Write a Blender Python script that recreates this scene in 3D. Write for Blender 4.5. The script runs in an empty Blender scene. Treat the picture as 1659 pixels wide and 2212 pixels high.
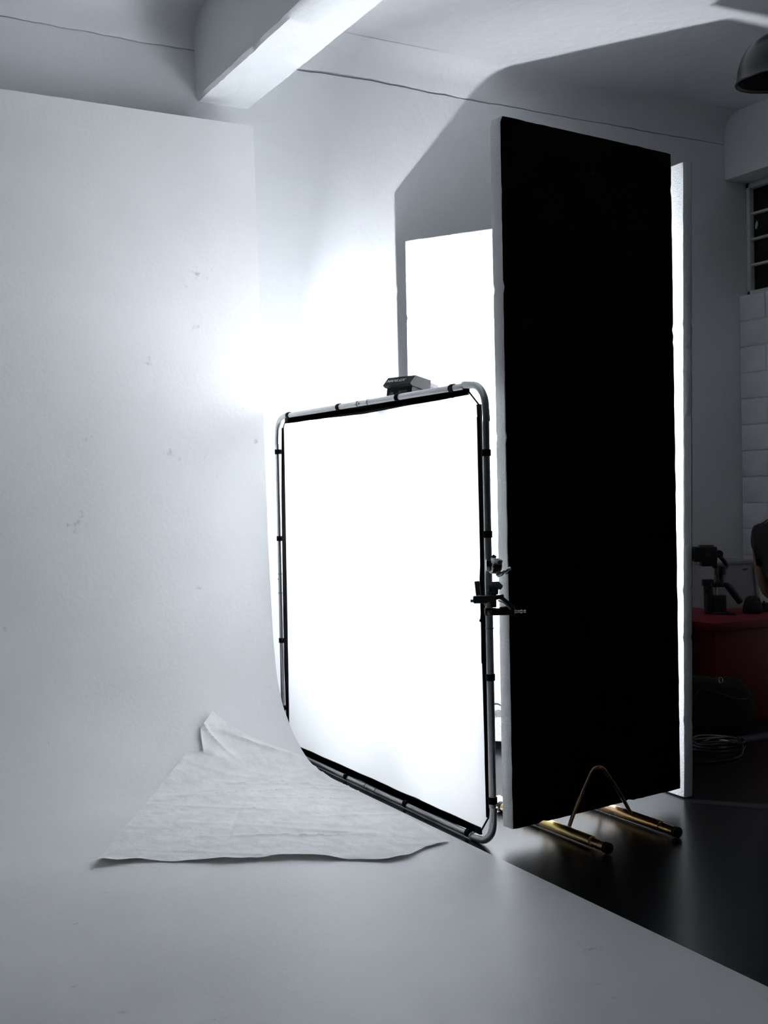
import bpy, bmesh, math, random
from mathutils import Vector, Matrix, noise

random.seed(7)
SC = bpy.context.scene
COL = SC.collection
PI = math.pi

# ------------------------------------------------------------------ camera
F_PX, W_PX, H_PX = 2450.0, 1659.0, 2212.0
YAW, PITCH, ROLL = math.radians(28.9), math.radians(-1.05), 0.02
EYE = Vector((0, 0, 1.165))
fw = Vector((math.sin(YAW) * math.cos(PITCH), math.cos(YAW) * math.cos(PITCH), math.sin(PITCH)))
r0 = Vector((math.cos(YAW), -math.sin(YAW), 0)); u0 = r0.cross(fw)
cr = math.sqrt(1 - ROLL * ROLL)
cr_r = r0 * cr - u0 * ROLL; cr_u = r0 * ROLL + u0 * cr
cam = bpy.data.cameras.new('camera'); camo = bpy.data.objects.new('camera', cam); COL.objects.link(camo)
m3 = Matrix((cr_r, cr_u, -fw)).transposed()
camo.matrix_world = Matrix.Translation(EYE) @ m3.to_4x4()
cam.sensor_fit = 'VERTICAL'; cam.sensor_height = 36.0; cam.sensor_width = 27.0
cam.lens = 36.0 * F_PX / H_PX
cam.clip_start = 0.02; cam.clip_end = 100
SC.camera = camo

# ------------------------------------------------------------------ world, exposure
world = bpy.data.worlds.new('world'); SC.world = world; world.use_nodes = True
world.node_tree.nodes['Background'].inputs[0].default_value = (0.02, 0.025, 0.035, 1)
world.node_tree.nodes['Background'].inputs[1].default_value = 0.2
SC.view_settings.view_transform = 'Standard'; SC.view_settings.look = 'None'
SC.view_settings.gamma = 1.0; SC.view_settings.use_curve_mapping = False
SC.view_settings.exposure = 0.0
LAMP_POWER = 91.0
LAMP_COLOR = (0.90, 0.95, 1.0)
LAMP_POS = Vector((2.385, 3.82, 1.470))           # front of the lamp head
LAMP_AXIS = Vector((0.94, 0.342, 0.0)).normalized()
LAMP_TILT = math.radians(10)                      # head tipped slightly down
LAMP_SPREAD = math.radians(172)
try:
    SC.cycles.max_bounces = 8; SC.cycles.diffuse_bounces = 7; SC.cycles.glossy_bounces = 3
    SC.cycles.transmission_bounces = 4; SC.cycles.sample_clamp_indirect = 0
    SC.cycles.use_denoising = True; SC.cycles.use_adaptive_sampling = True; SC.cycles.adaptive_threshold = 0.03
except Exception:
    pass

# ------------------------------------------------------------------ materials
MATS = {}
def mat(name, color, rough=0.6, metal=0.0, var=0.0, scale=6.0, bump=0.0, bscale=40.0, spec=0.5, coat=0.0, stretch=(1, 1, 1), color2=None, rvar=0.0, detail=6.0):
    m = bpy.data.materials.new(name); m.use_nodes = True
    nt = m.node_tree; b = nt.nodes['Principled BSDF']
    b.inputs['Roughness'].default_value = rough; b.inputs['Metallic'].default_value = metal
    b.inputs['Specular IOR Level'].default_value = spec
    if coat: b.inputs['Coat Weight'].default_value = coat
    tc = nt.nodes.new('ShaderNodeTexCoord'); mp = nt.nodes.new('ShaderNodeMapping')
    mp.inputs['Scale'].default_value = stretch
    nt.links.new(tc.outputs['Object'], mp.inputs['Vector'])
    n = nt.nodes.new('ShaderNodeTexNoise'); n.inputs['Scale'].default_value = scale; n.inputs['Detail'].default_value = detail
    nt.links.new(mp.outputs['Vector'], n.inputs['Vector'])
    rp = nt.nodes.new('ShaderNodeValToRGB')
    c2 = color2 or tuple(max(0, c * (1 - var)) for c in color)
    rp.color_ramp.elements[0].position = 0.32; rp.color_ramp.elements[1].position = 0.68
    rp.color_ramp.elements[0].color = (*c2, 1); rp.color_ramp.elements[1].color = (*color, 1)
    nt.links.new(n.outputs['Fac'], rp.inputs['Fac']); nt.links.new(rp.outputs['Color'], b.inputs['Base Color'])
    if rvar:
        mr = nt.nodes.new('ShaderNodeMapRange')
        mr.inputs['To Min'].default_value = rough - rvar; mr.inputs['To Max'].default_value = rough + rvar
        nt.links.new(n.outputs['Fac'], mr.inputs['Value']); nt.links.new(mr.outputs['Result'], b.inputs['Roughness'])
    if bump:
        n2 = nt.nodes.new('ShaderNodeTexNoise'); n2.inputs['Scale'].default_value = bscale; n2.inputs['Detail'].default_value = 5
        nt.links.new(mp.outputs['Vector'], n2.inputs['Vector'])
        bp = nt.nodes.new('ShaderNodeBump'); bp.inputs['Strength'].default_value = bump; bp.inputs['Distance'].default_value = 0.01
        nt.links.new(n2.outputs['Fac'], bp.inputs['Height']); nt.links.new(bp.outputs['Normal'], b.inputs['Normal'])
    MATS[name] = m
    return m

def scuffed_paint(name, color, dark, rough, bump, marks):
    """white painted studio surface with soft stains and a few short dark scuffs"""
    m = mat(name, color, rough, var=0.08, scale=1.9, bump=bump, bscale=60)
    nt = m.node_tree; b = nt.nodes['Principled BSDF']
    src = b.inputs['Base Color'].links[0].from_socket
    tc = nt.nodes.new('ShaderNodeTexCoord'); mp = nt.nodes.new('ShaderNodeMapping')
    mp.inputs['Scale'].default_value = (1.0, 2.6, 1.0); mp.inputs['Rotation'].default_value = (0, 0, 0.5)
    nt.links.new(tc.outputs['Object'], mp.inputs['Vector'])
    n = nt.nodes.new('ShaderNodeTexNoise'); n.inputs['Scale'].default_value = 7; n.inputs['Detail'].default_value = 8; n.inputs['Roughness'].default_value = 0.7
    nt.links.new(mp.outputs['Vector'], n.inputs['Vector'])
    rp = nt.nodes.new('ShaderNodeValToRGB'); rp.color_ramp.elements[0].position = marks; rp.color_ramp.elements[1].position = marks + 0.08
    nt.links.new(n.outputs['Fac'], rp.inputs['Fac'])
    mx = nt.nodes.new('ShaderNodeMix'); mx.data_type = 'RGBA'
    nt.links.new(rp.outputs['Color'], mx.inputs[0]); nt.links.new(src, mx.inputs[6]); mx.inputs[7].default_value = (*dark, 1)
    nt.links.new(mx.outputs[2], b.inputs['Base Color'])
    return m

M_wall = mat('white_wall_paint', (0.78, 0.79, 0.81), 0.7, var=0.04, scale=2.5, bump=0.25, bscale=35)
M_ceil = mat('white_ceiling_plaster', (0.76, 0.77, 0.79), 0.8, var=0.05, scale=2.0, bump=0.5, bscale=18)
M_dark = mat('dark_grey_drape', (0.10, 0.10, 0.105), 0.9, var=0.2, scale=3, bump=0.3, bscale=12)
M_cyc = scuffed_paint('white_cyclorama_paint', (0.86, 0.86, 0.86), (0.50, 0.51, 0.50), 0.42, 0.10, 0.655)
M_floor = mat('black_floor_paint', (0.008, 0.0095, 0.0115), 0.27, var=0.25, scale=4, bump=0.015, bscale=45, spec=0.5)
M_block = mat('white_painted_block', (0.74, 0.75, 0.78), 0.8, var=0.07, scale=9, bump=0.5, bscale=60)
M_mortar = mat('painted_mortar', (0.62, 0.63, 0.66), 0.9, var=0.1, scale=20, bump=0.3)
M_poly = mat('white_polystyrene', (0.80, 0.805, 0.81), 0.75, var=0.03, scale=30, bump=0.35, bscale=160)
M_black = mat('matte_black_paint', (0.004, 0.004, 0.005), 0.9, var=0.3, scale=8, bump=0.2, bscale=120, spec=0.1)
M_alu = mat('brushed_aluminium', (0.56, 0.56, 0.57), 0.32, metal=1.0, var=0.12, scale=12, stretch=(1, 1, 8))
M_chrome = mat('chromed_steel', (0.62, 0.62, 0.62), 0.18, metal=1.0, var=0.08, scale=20)
M_steel = mat('grey_steel', (0.35, 0.35, 0.36), 0.35, metal=1.0, var=0.1, scale=20)
M_zinc = mat('yellow_zinc_plating', (0.72, 0.55, 0.20), 0.28, metal=1.0, scale=9, color2=(0.62, 0.38, 0.30), rvar=0.08)
M_web = mat('black_webbing', (0.008, 0.008, 0.009), 0.85, var=0.3, scale=60, bump=0.3, bscale=200, spec=0.2)
M_plastic = mat('black_plastic', (0.018, 0.019, 0.021), 0.45, var=0.2, scale=25, bump=0.08, bscale=200)
M_dplastic = mat('dark_grey_plastic', (0.06, 0.064, 0.068), 0.5, var=0.15, scale=25, bump=0.08, bscale=200)
M_lampblack = mat('lamp_black_plastic', (0.007, 0.0075, 0.008), 0.55, var=0.2, scale=25, bump=0.08, bscale=200, spec=0.25)
M_screen = mat('unlit_screen', (0.03, 0.04, 0.045), 0.15, var=0.2, scale=30)
M_print = mat('white_print', (0.8, 0.8, 0.8), 0.6, var=0.02)
M_red = mat('red_paint', (0.22, 0.008, 0.014), 0.55, var=0.2, scale=5)
M_grey_box = mat('grey_plastic', (0.32, 0.31, 0.34), 0.55, var=0.1, scale=6)
M_glass = mat('dark_window_glass', (0.006, 0.007, 0.008), 0.12, var=0.3, scale=5)
M_frame = mat('white_window_frame', (0.62, 0.63, 0.62), 0.6, var=0.12, scale=14, bump=0.2)
M_enamel = mat('black_enamel', (0.012, 0.012, 0.014), 0.3, var=0.2, scale=8)
M_inner = mat('dark_shade_lining', (0.05, 0.052, 0.055), 0.5, var=0.1, scale=8)
M_nylon = mat('black_nylon', (0.014, 0.014, 0.016), 0.8, var=0.3, scale=30, bump=0.4, bscale=150)
M_rubber = mat('black_rubber', (0.005, 0.005, 0.0055), 0.5, var=0.2, scale=20)
M_skin = mat('brown_skin', (0.17, 0.085, 0.05), 0.5, var=0.15, scale=12, bump=0.05)
M_shirt = mat('black_cotton', (0.0035, 0.0035, 0.004), 0.9, var=0.25, scale=20, bump=0.2, bscale=120)
M_denim = mat('dark_trouser_cloth', (0.012, 0.013, 0.018), 0.9, var=0.25, scale=20, bump=0.2, bscale=120)
M_hair = mat('black_hair', (0.008, 0.007, 0.006), 0.6, var=0.3, scale=40, bump=0.6, bscale=90)
M_sclera = mat('eye_white', (0.7, 0.7, 0.68), 0.3, var=0.03)
M_lips = mat('lip_skin', (0.22, 0.09, 0.07), 0.5, var=0.1)

def translucent(name, diff, trans, fac, var=0.03, scale=4, bump=0.0, bscale=30):
    m = bpy.data.materials.new(name); m.use_nodes = True; nt = m.node_tree
    for n in list(nt.nodes):
        if n.type != 'OUTPUT_MATERIAL': nt.nodes.remove(n)
    out = nt.nodes['Material Output']
    d = nt.nodes.new('ShaderNodeBsdfDiffuse'); t = nt.nodes.new('ShaderNodeBsdfTranslucent'); mx = nt.nodes.new('ShaderNodeMixShader')
    tc = nt.nodes.new('ShaderNodeTexCoord'); n = nt.nodes.new('ShaderNodeTexNoise'); n.inputs['Scale'].default_value = scale; n.inputs['Detail'].default_value = 5
    nt.links.new(tc.outputs['Object'], n.inputs['Vector'])
    for sh, c in ((d, diff), (t, trans)):
        rp = nt.nodes.new('ShaderNodeValToRGB'); rp.color_ramp.elements[0].position = .3; rp.color_ramp.elements[1].position = .7
        rp.color_ramp.elements[0].color = (*[x * (1 - var) for x in c], 1); rp.color_ramp.elements[1].color = (*c, 1)
        nt.links.new(n.outputs['Fac'], rp.inputs['Fac']); nt.links.new(rp.outputs['Color'], sh.inputs['Color'])
    if bump:
        n2 = nt.nodes.new('ShaderNodeTexNoise'); n2.inputs['Scale'].default_value = bscale; n2.inputs['Detail'].default_value = 6
        nt.links.new(tc.outputs['Object'], n2.inputs['Vector'])
        bp = nt.nodes.new('ShaderNodeBump'); bp.inputs['Strength'].default_value = bump; bp.inputs['Distance'].default_value = 0.01
        nt.links.new(n2.outputs['Fac'], bp.inputs['Height'])
        nt.links.new(bp.outputs['Normal'], d.inputs['Normal']); nt.links.new(bp.outputs['Normal'], t.inputs['Normal'])
    mx.inputs[0].default_value = fac
    nt.links.new(d.outputs[0], mx.inputs[1]); nt.links.new(t.outputs[0], mx.inputs[2]); nt.links.new(mx.outputs[0], out.inputs['Surface'])
    return m
M_fabric = translucent('white_diffusion_cloth', (0.88, 0.885, 0.89), (0.90, 0.905, 0.91), 0.64)
M_paper = translucent('white_crumpled_paper', (0.94, 0.94, 0.93), (0.80, 0.80, 0.78), 0.06, var=0.10, scale=11, bump=0.55, bscale=20)

# ------------------------------------------------------------------ mesh helpers
class MB:
    """collects shapes in the local space of one mesh object"""
    def __init__(s): s.v = []; s.f = []
    def add(s, vs, fs):
        k = len(s.v); s.v += [Vector(p) for p in vs]; s.f += [tuple(i + k for i in f) for f in fs]; return s
    def box(s, c, d, rot=None, bev=0.0):
        hx, hy, hz = d[0] / 2, d[1] / 2, d[2] / 2; c = Vector(c)
        b = min(bev, hx * .9, hy * .9, hz * .9)
        if b <= 0:
            vs = [Vector((x, y, z)) for z in (-hz, hz) for y in (-hy, hy) for x in (-hx, hx)]
            fs = [(0, 2, 3, 1), (4, 5, 7, 6), (0, 1, 5, 4), (2, 6, 7, 3), (0, 4, 6, 2), (1, 3, 7, 5)]
        else:
            bm = bmesh.new(); bmesh.ops.create_cube(bm, size=1)
            for v in bm.verts: v.co = Vector((v.co.x * 2 * hx, v.co.y * 2 * hy, v.co.z * 2 * hz))
            bmesh.ops.bevel(bm, geom=list(bm.edges), offset=b, segments=2, affect='EDGES', profile=.5)
            bm.verts.index_update(); vs = [v.co.copy() for v in bm.verts]; fs = [tuple(v.index for v in f.verts) for f in bm.faces]; bm.free()
        if rot is not None: vs = [rot @ p for p in vs]
        return s.add([p + c for p in vs], fs)
    def tube(s, path, r, seg=12, closed=False, caps=True):
        path = [Vector(p) for p in path]; n = len(path)
        rs = r if isinstance(r, (list, tuple)) else [r] * n
        up = None; vs = []
        for i, p in enumerate(path):
            if closed: t = path[(i + 1) % n] - path[i - 1]
            else: t = path[min(i + 1, n - 1)] - path[max(i - 1, 0)]
            t.normalize()
            if up is None:
                a = Vector((0, 0, 1)) if abs(t.z) < .9 else Vector((1, 0, 0))
                up = (a - t * a.dot(t)).normalized()
            else: up = (up - t * up.dot(t)).normalized()
            w = t.cross(up)
            for j in range(seg):
                an = 2 * PI * j / seg; vs.append(p + (up * math.cos(an) + w * math.sin(an)) * rs[i])
        fs = []
        for i in range(n if closed else n - 1):
            a, b = i * seg, ((i + 1) % n) * seg
            for j in range(seg): fs.append((a + j, a + (j + 1) % seg, b + (j + 1) % seg, b + j))
        if caps and not closed: fs.append(tuple(reversed(range(seg)))); fs.append(tuple(range((n - 1) * seg, n * seg)))
        return s.add(vs, fs)
    def cyl(s, a, b, r, seg=20, bev=0.0):
        a, b = Vector(a), Vector(b)
        if bev:
            t = (b - a).normalized() * bev
            return s.tube([a, a + t, b - t, b], [r - bev, r, r, r - bev], seg)
        return s.tube([a, b], r, seg)
    def lathe(s, prof, seg=40, origin=(0, 0, 0), axis='z'):
        o = Vector(origin); vs = []
        for (r, h) in prof:
            for j in range(seg):
                an = 2 * PI * j / seg; x, y = r * math.cos(an), r * math.sin(an)
                vs.append(o + (Vector((x, y, h)) if axis == 'z' else Vector((h, x, y)) if axis == 'x' else Vector((y, h, x))))
        fs = []
        for i in range(len(prof) - 1):
            for j in range(seg):
                a, b = i * seg + j, i * seg + (j + 1) % seg
                fs.append((a, b, b + seg, a + seg))
        return s.add(vs, fs)
    def prism(s, poly, z0, z1, fn=lambda x, y, z: (x, y, z)):
        n = len(poly); vs = [fn(x, y, z0) for x, y in poly] + [fn(x, y, z1) for x, y in poly]
        fs = [tuple(reversed(range(n))), tuple(range(n, 2 * n))] + [(i, (i + 1) % n, n + (i + 1) % n, n + i) for i in range(n)]
        return s.add(vs, fs)
    def ball(s, c, r, seg=16, rings=10, sc=(1, 1, 1)):
        c = Vector(c); vs = []; fs = []
        for i in range(rings + 1):
            th = PI * i / rings
            for j in range(seg):
                ph = 2 * PI * j / seg
                vs.append(c + Vector((math.sin(th) * math.cos(ph) * sc[0], math.sin(th) * math.sin(ph) * sc[1], math.cos(th) * sc[2])) * r)
        for i in range(rings):
            for j in range(seg): fs.append((i * seg + j, (i + 1) * seg + j, (i + 1) * seg + (j + 1) % seg, i * seg + (j + 1) % seg))
        return s.add(vs, fs)
    def grid(s, nu, nv, fn):
        vs = [fn(i / nu, j / nv) for j in range(nv + 1) for i in range(nu + 1)]
        fs = [(j * (nu + 1) + i, j * (nu + 1) + i + 1, (j + 1) * (nu + 1) + i + 1, (j + 1) * (nu + 1) + i) for j in range(nv) for i in range(nu)]
        return s.add(vs, fs)
    def mesh(s, name, m, smooth=True, recalc=True):
        me = bpy.data.meshes.new(name); me.from_pydata([tuple(v) for v in s.v], [], s.f)
        if recalc:
            bm = bmesh.new(); bm.from_mesh(me); bmesh.ops.remove_doubles(bm, verts=bm.verts, dist=1e-6)
            bmesh.ops.recalc_face_normals(bm, faces=bm.faces); bm.to_mesh(me); bm.free()
        if m: me.materials.append(m)
        if smooth:
            me.polygons.foreach_set('use_smooth', [True] * len(me.polygons))
            try: me.set_sharp_from_angle(angle=math.radians(38))
            except Exception: pass
        me.update(); return me
    def build(s, name, m, parent=None, loc=(0, 0, 0), rot=None, smooth=True, recalc=True):
        o = bpy.data.objects.new(name, s.mesh(name, m, smooth, recalc)); COL.objects.link(o)
        o.location = loc
        if rot is not None: o.rotation_euler = rot
        if parent: o.parent = parent
        return o

def tag(o, label=None, cat=None, group=None, kind=None):
    if label: o['label'] = label
    if cat: o['category'] = cat
    if group: o['group'] = group
    if kind: o['kind'] = kind
    return o
def thing(name, label, cat, loc=(0, 0, 0), rot=(0, 0, 0), group=None):
    o = bpy.data.objects.new(name, None); COL.objects.link(o); o.empty_display_size = .1
    o.location = loc; o.rotation_euler = rot
    return tag(o, label, cat, group)
def struct(mb, name, m, **k): return tag(mb.build(name, m, **k), kind='structure')
def copy_tree(o, parent=None):
    c = o.copy(); COL.objects.link(c); c.parent = parent
    for ch in list(o.children): copy_tree(ch, c)
    return c
def nz(x, y=0.0, z=0.0): return noise.noise(Vector((x, y, z)))
def spline(pts, n):
    """Catmull-Rom through pts"""
    pts = [Vector(p) for p in pts]; out = []
    q = [pts[0] * 2 - pts[1]] + pts + [pts[-1] * 2 - pts[-2]]
    for i in range(1, len(q) - 2):
        for k in range(n):
            t = k / n; a, b, c, d = q[i - 1], q[i], q[i + 1], q[i + 2]
            out.append(.5 * ((2 * b) + (c - a) * t + (2 * a - 5 * b + 4 * c - d) * t * t + (3 * b - a - 3 * c + d) * t ** 3))
    out.append(pts[-1]); return out

# ------------------------------------------------------------------ the room
XL, YB, WALL_Y, CEIL, FRONT = -3.2, -4.5, 4.80, 3.29, -4.5
X_LINT, X_BLOCK, X_WIN = 4.945, 5.045, 5.13
struct(MB().box(((XL + 5.4) / 2, (FRONT + 5.0) / 2, -0.05), (5.4 - XL, 5.0 - FRONT, 0.1)), 'floor', M_floor)

# ceiling with slightly uneven plaster
def cf(u, v):
    x = XL + (5.4 - XL) * u; y = FRONT + (4.95 - FRONT) * v
    return Vector((x, y, CEIL + 0.006 * nz(x * 1.3, y * 1.3, 3)))
mb = MB().grid(60, 60, cf); mb.box(((XL + 5.4) / 2, (FRONT + 5) / 2, CEIL + .1), (5.4 - XL, 5 - FRONT, .16))
struct(mb, 'ceiling', M_ceil)

# back wall: plastered face up to a ragged crack, ring beam above it
ZC = 3.125
def zc(x): return ZC + 0.010 * nz(x * 1.7, 5) + 0.005 * nz(x * 9, 8) + 0.002 * nz(x * 31, 2)
def gap(x):
    w = max(0.0, 1 - abs(x - 2.65) / 0.75)
    return 0.003 + 0.010 * min(1, w * 1.6) * (0.75 + 0.5 * nz(x * 11, 1)) + 0.003 * max(0, nz(x * 6, 4))
NX = 460
def xr(i): return XL + (5.25 - XL) * i / NX
mb = MB()
rows = [lambda x: Vector((x, WALL_Y, -.02)), lambda x: Vector((x, WALL_Y, 1.5)), lambda x: Vector((x, WALL_Y, zc(x) - .01)), lambda x: Vector((x, WALL_Y + .003, zc(x))), lambda x: Vector((x, 4.93, zc(x)))]
mb.add([r(xr(i)) for r in rows for i in range(NX + 1)], [(j * (NX + 1) + i, j * (NX + 1) + i + 1, (j + 1) * (NX + 1) + i + 1, (j + 1) * (NX + 1) + i) for j in range(len(rows) - 1) for i in range(NX)])
mb.box(((XL + 5.25) / 2, 4.98, CEIL / 2), (5.25 - XL, .1, CEIL + .1))
struct(mb, 'wall_back', M_wall, recalc=False)
mb = MB()
R = .10
rows = [lambda x: Vector((x, 4.93, zc(x) + gap(x))), lambda x: Vector((x, WALL_Y - .001, zc(x) + gap(x))), lambda x: Vector((x, WALL_Y - .004, zc(x) + gap(x) + .012))]
for k in range(7):
    a = PI / 2 * k / 6
    rows.append(lambda x, a=a: Vector((x, WALL_Y - .006 - R + R * math.cos(a) + .004 * nz(x * 3, a), CEIL - R + R * math.sin(a))))
mb.add([r(xr(i)) for r in rows for i in range(NX + 1)], [(j * (NX + 1) + i, j * (NX + 1) + i + 1, (j + 1) * (NX + 1) + i + 1, (j + 1) * (NX + 1) + i) for j in range(len(rows) - 1) for i in range(NX)])
struct(mb, 'trim_1', M_ceil, recalc=False)

# downstand ceiling beam, edges worn
NB = 260
def beam_ring(i):
    y = FRONT + (4.85 - FRONT) * i / NB
    def j(k): return 0.0035 * nz(y * 9, k * 3.1) + 0.0025 * nz(y * 33, k * 5.7) + .004 * nz(y * 1.5, k)
    x0, x1, z0 = 1.742, 2.0, 2.905; c = .012
    return [Vector((x0 + j(1), y, CEIL + .01)), Vector((x0 + j(2) * .6, y, z0 + c + .12)), Vector((x0 + j(3), y, z0 + c + abs(j(4)))), Vector((x0 + c + abs(j(5)), y, z0 + j(6) * .5)),
            Vector(((x0 + x1) / 2, y, z0 + j(7) * .6)), Vector((x1 - c - abs(j(8)), y, z0 + j(9) * .5)), Vector((x1 + j(10), y, z0 + c + abs(j(11)))), Vector((x1 + j(12) * .6, y, z0 + c + .12)), Vector((x1 + j(13), y, CEIL + .01))]
mb = MB(); mb.add([p for i in range(NB + 1) for p in beam_ring(i)], [(i * 9 + k, i * 9 + k + 1, (i + 1) * 9 + k + 1, (i + 1) * 9 + k) for i in range(NB) for k in range(8)])
struct(mb, 'trim_2', M_ceil)

# side and front walls (out of frame, they close the room)
struct(MB().box((XL - .05, (FRONT + 5) / 2, CEIL / 2), (.1, 5 - FRONT, CEIL)), 'wall_left', M_dark)
struct(MB().box(((XL + 5.4) / 2, FRONT - .05, CEIL / 2), (5.4 - XL, .1, CEIL)), 'wall_front', M_dark)

# right wall: blockwork below the window, lintel above
SILL, HEAD, WY0, WY1 = 2.261, 2.921, 3.35, 4.80
core = MB().box((5.16, (FRONT + WALL_Y + .1) / 2, SILL / 2), (.22, WALL_Y + .1 - FRONT, SILL - .002))
core.box((5.16, (FRONT + WY0) / 2, (SILL + HEAD) / 2), (.22, WY0 - FRONT, HEAD - SILL + .01))
wr = struct(core, 'wall_right', M_mortar)
bh, bl, jt = 0.1508, 0.39, 0.007
bm_full = None; blocks = {}
for c in range(15):
    z0 = c * bh; y = WALL_Y + .0 - (0 if c % 2 else bl / 2)
    segs = [] if c % 2 else [(WALL_Y - bl / 2, WALL_Y)]
    while y > 1.6: segs.append((y - bl, y)); y -= bl
    for (a, b) in segs:
        L = b - a - jt; key = round(L, 3)
        if key not in blocks:
            blocks[key] = MB().box((0, 0, 0), (.02, L, bh - jt), bev=.004).mesh('block', M_block, smooth=True)
        o = bpy.data.objects.new('block', blocks[key]); COL.objects.link(o)
        o.location = (X_BLOCK + .010 + random.uniform(-.0012, .0012), (a + b) / 2, z0 + bh / 2); o.parent = wr
struct(MB().box(((X_LINT + 5.3) / 2, (FRONT + WALL_Y + .05) / 2, (HEAD + CEIL) / 2 + .01), (5.3 - X_LINT, WALL_Y + .05 - FRONT, CEIL - HEAD + .02), bev=.006), 'trim_3', M_wall)

# louvred window, dark glass
w = thing('window_1', None, None, (X_WIN, 4.0, SILL)); w['kind'] = 'structure'
fy0, fy1 = WY0 - 4.0 + .01, WALL_Y - 4.0 - .006; fh = HEAD - SILL
fr = MB()
for yy in (fy0 + .015, (fy0 + fy1) / 2, fy1 - .013): fr.box((0, yy, fh / 2), (.05, .026, fh - .004), bev=.003)
fr.box((0, (fy0 + fy1) / 2, .016), (.05, fy1 - fy0, .03), bev=.003); fr.box((0, (fy0 + fy1) / 2, fh - .018), (.05, fy1 - fy0, .032), bev=.003)
fr.build('window_frame', M_frame, w)
rows_n = 4; ph = (fh - .066) / rows_n
for i in range(rows_n):
    for (ya, yb) in ((fy0 + .03, (fy0 + fy1) / 2 - .013), ((fy0 + fy1) / 2 + .013, fy1 - .026)):
        z = .032 + ph * i
        MB().box((.012, (ya + yb) / 2, z + ph / 2), (.005, yb - ya, ph - .004)).build('pane', M_glass, w)
        if i: MB().box((-.002, (ya + yb) / 2, z), (.03, yb - ya, .014), bev=.002).build('glazing_bar', M_frame, w)
# a smear of white paint on the glass
sp = MB(); zz = .032 + ph * 2.55; pts = []
for k in range(22):
    a = 2 * PI * k / 22; r = .012 + .007 * nz(k * .9, 3)
    pts.append((math.cos(a) * r * .8 - .3 * math.sin(a) * r, math.sin(a) * r * 1.9))
sp.prism(pts, .0083, .0093, lambda x, y, z: (z, fy1 - .046 + x, zz + y)); sp.build('paint_smear', M_frame, w)

# ------------------------------------------------------------------ cyclorama: wall, cove and floor in one skin
PROF = [(-2.2, 0), (0, 0), (2.0, 0), (4.0, 0), (4.10, 0), (4.20, .004), (4.27, .013), (4.343, .036), (4.416, .073), (4.49, .124), (4.55, .182), (4.597, .25), (4.632, .33), (4.652, .42), (4.664, .52), (4.672, .66), (4.68, .9)]
CZ = 0.008
cp = [Vector((0, a, b + CZ)) for a, b in PROF]
fine = cp[:4] + spline(cp[4:], 3)[0:]
fine += [Vector((0, 4.68, .9 + CZ + (2.79 - .9 - CZ) * k / 12)) for k in range(1, 13)]
def cyc_edge(p):
    z = p.z
    if z < .2: return 2.004
    return 2.004 - .002 - (.040) * (z - .2) / 2.6 + .0015 * nz(z * 3.3, 9)
NU = 40
mb = MB(); n = len(fine)
def cyc_row(p, off):
    e = cyc_edge(p); return [Vector((XL + (e - XL) * i / NU, p.y, p.z)) + off for i in range(NU + 1)]
offs = []
for i, p in enumerate(fine):
    t = (fine[min(i + 1, n - 1)] - fine[max(i - 1, 0)]).normalized(); nrm = Vector((0, -t.z, t.y))
    offs.append(nrm * -(0.0075 if p.z < .02 else 0.0075 + min(.0145, (p.z - .02) * .2)))
front = [v for p in fine for v in cyc_row(p, Vector())]; back = [v for p, o in zip(fine, offs) for v in cyc_row(p, o)]
K = len(front); W1 = NU + 1
fs = [(j * W1 + i, j * W1 + i + 1, (j + 1) * W1 + i + 1, (j + 1) * W1 + i) for j in range(n - 1) for i in range(NU)]
fs += [tuple(K + q for q in reversed(f)) for f in fs]
for j in range(n - 1):
    for i in (0, NU): fs.append((j * W1 + i, K + j * W1 + i, K + (j + 1) * W1 + i, (j + 1) * W1 + i))
for i in range(NU):
    for j in (0, n - 1): fs.append((j * W1 + i, j * W1 + i + 1, K + j * W1 + i + 1, K + j * W1 + i))
mb.add(front + back, fs)
struct(mb, 'wall_cyclorama', M_cyc)
ARC = [0.0]
for a, b in zip(fine, fine[1:]): ARC.append(ARC[-1] + (b - a).length)
i0 = min(range(n), key=lambda i: abs(fine[i].y - 4.10) + fine[i].z); S0 = ARC[i0]
def on_cyc(x, s, h):
    s += S0
    for i in range(n - 1):
        if s <= ARC[i + 1] or i == n - 2:
            k = (s - ARC[i]) / (ARC[i + 1] - ARC[i]); p = fine[i].lerp(fine[i + 1], k)
            ta = (fine[i + 1] - fine[max(i - 1, 0)]).normalized(); tb = (fine[min(i + 2, n - 1)] - fine[i]).normalized(); t = ta.lerp(tb, k).normalized()
            return Vector((x, p.y, p.z)) + Vector((0, -t.z, t.y)) * h

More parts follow.
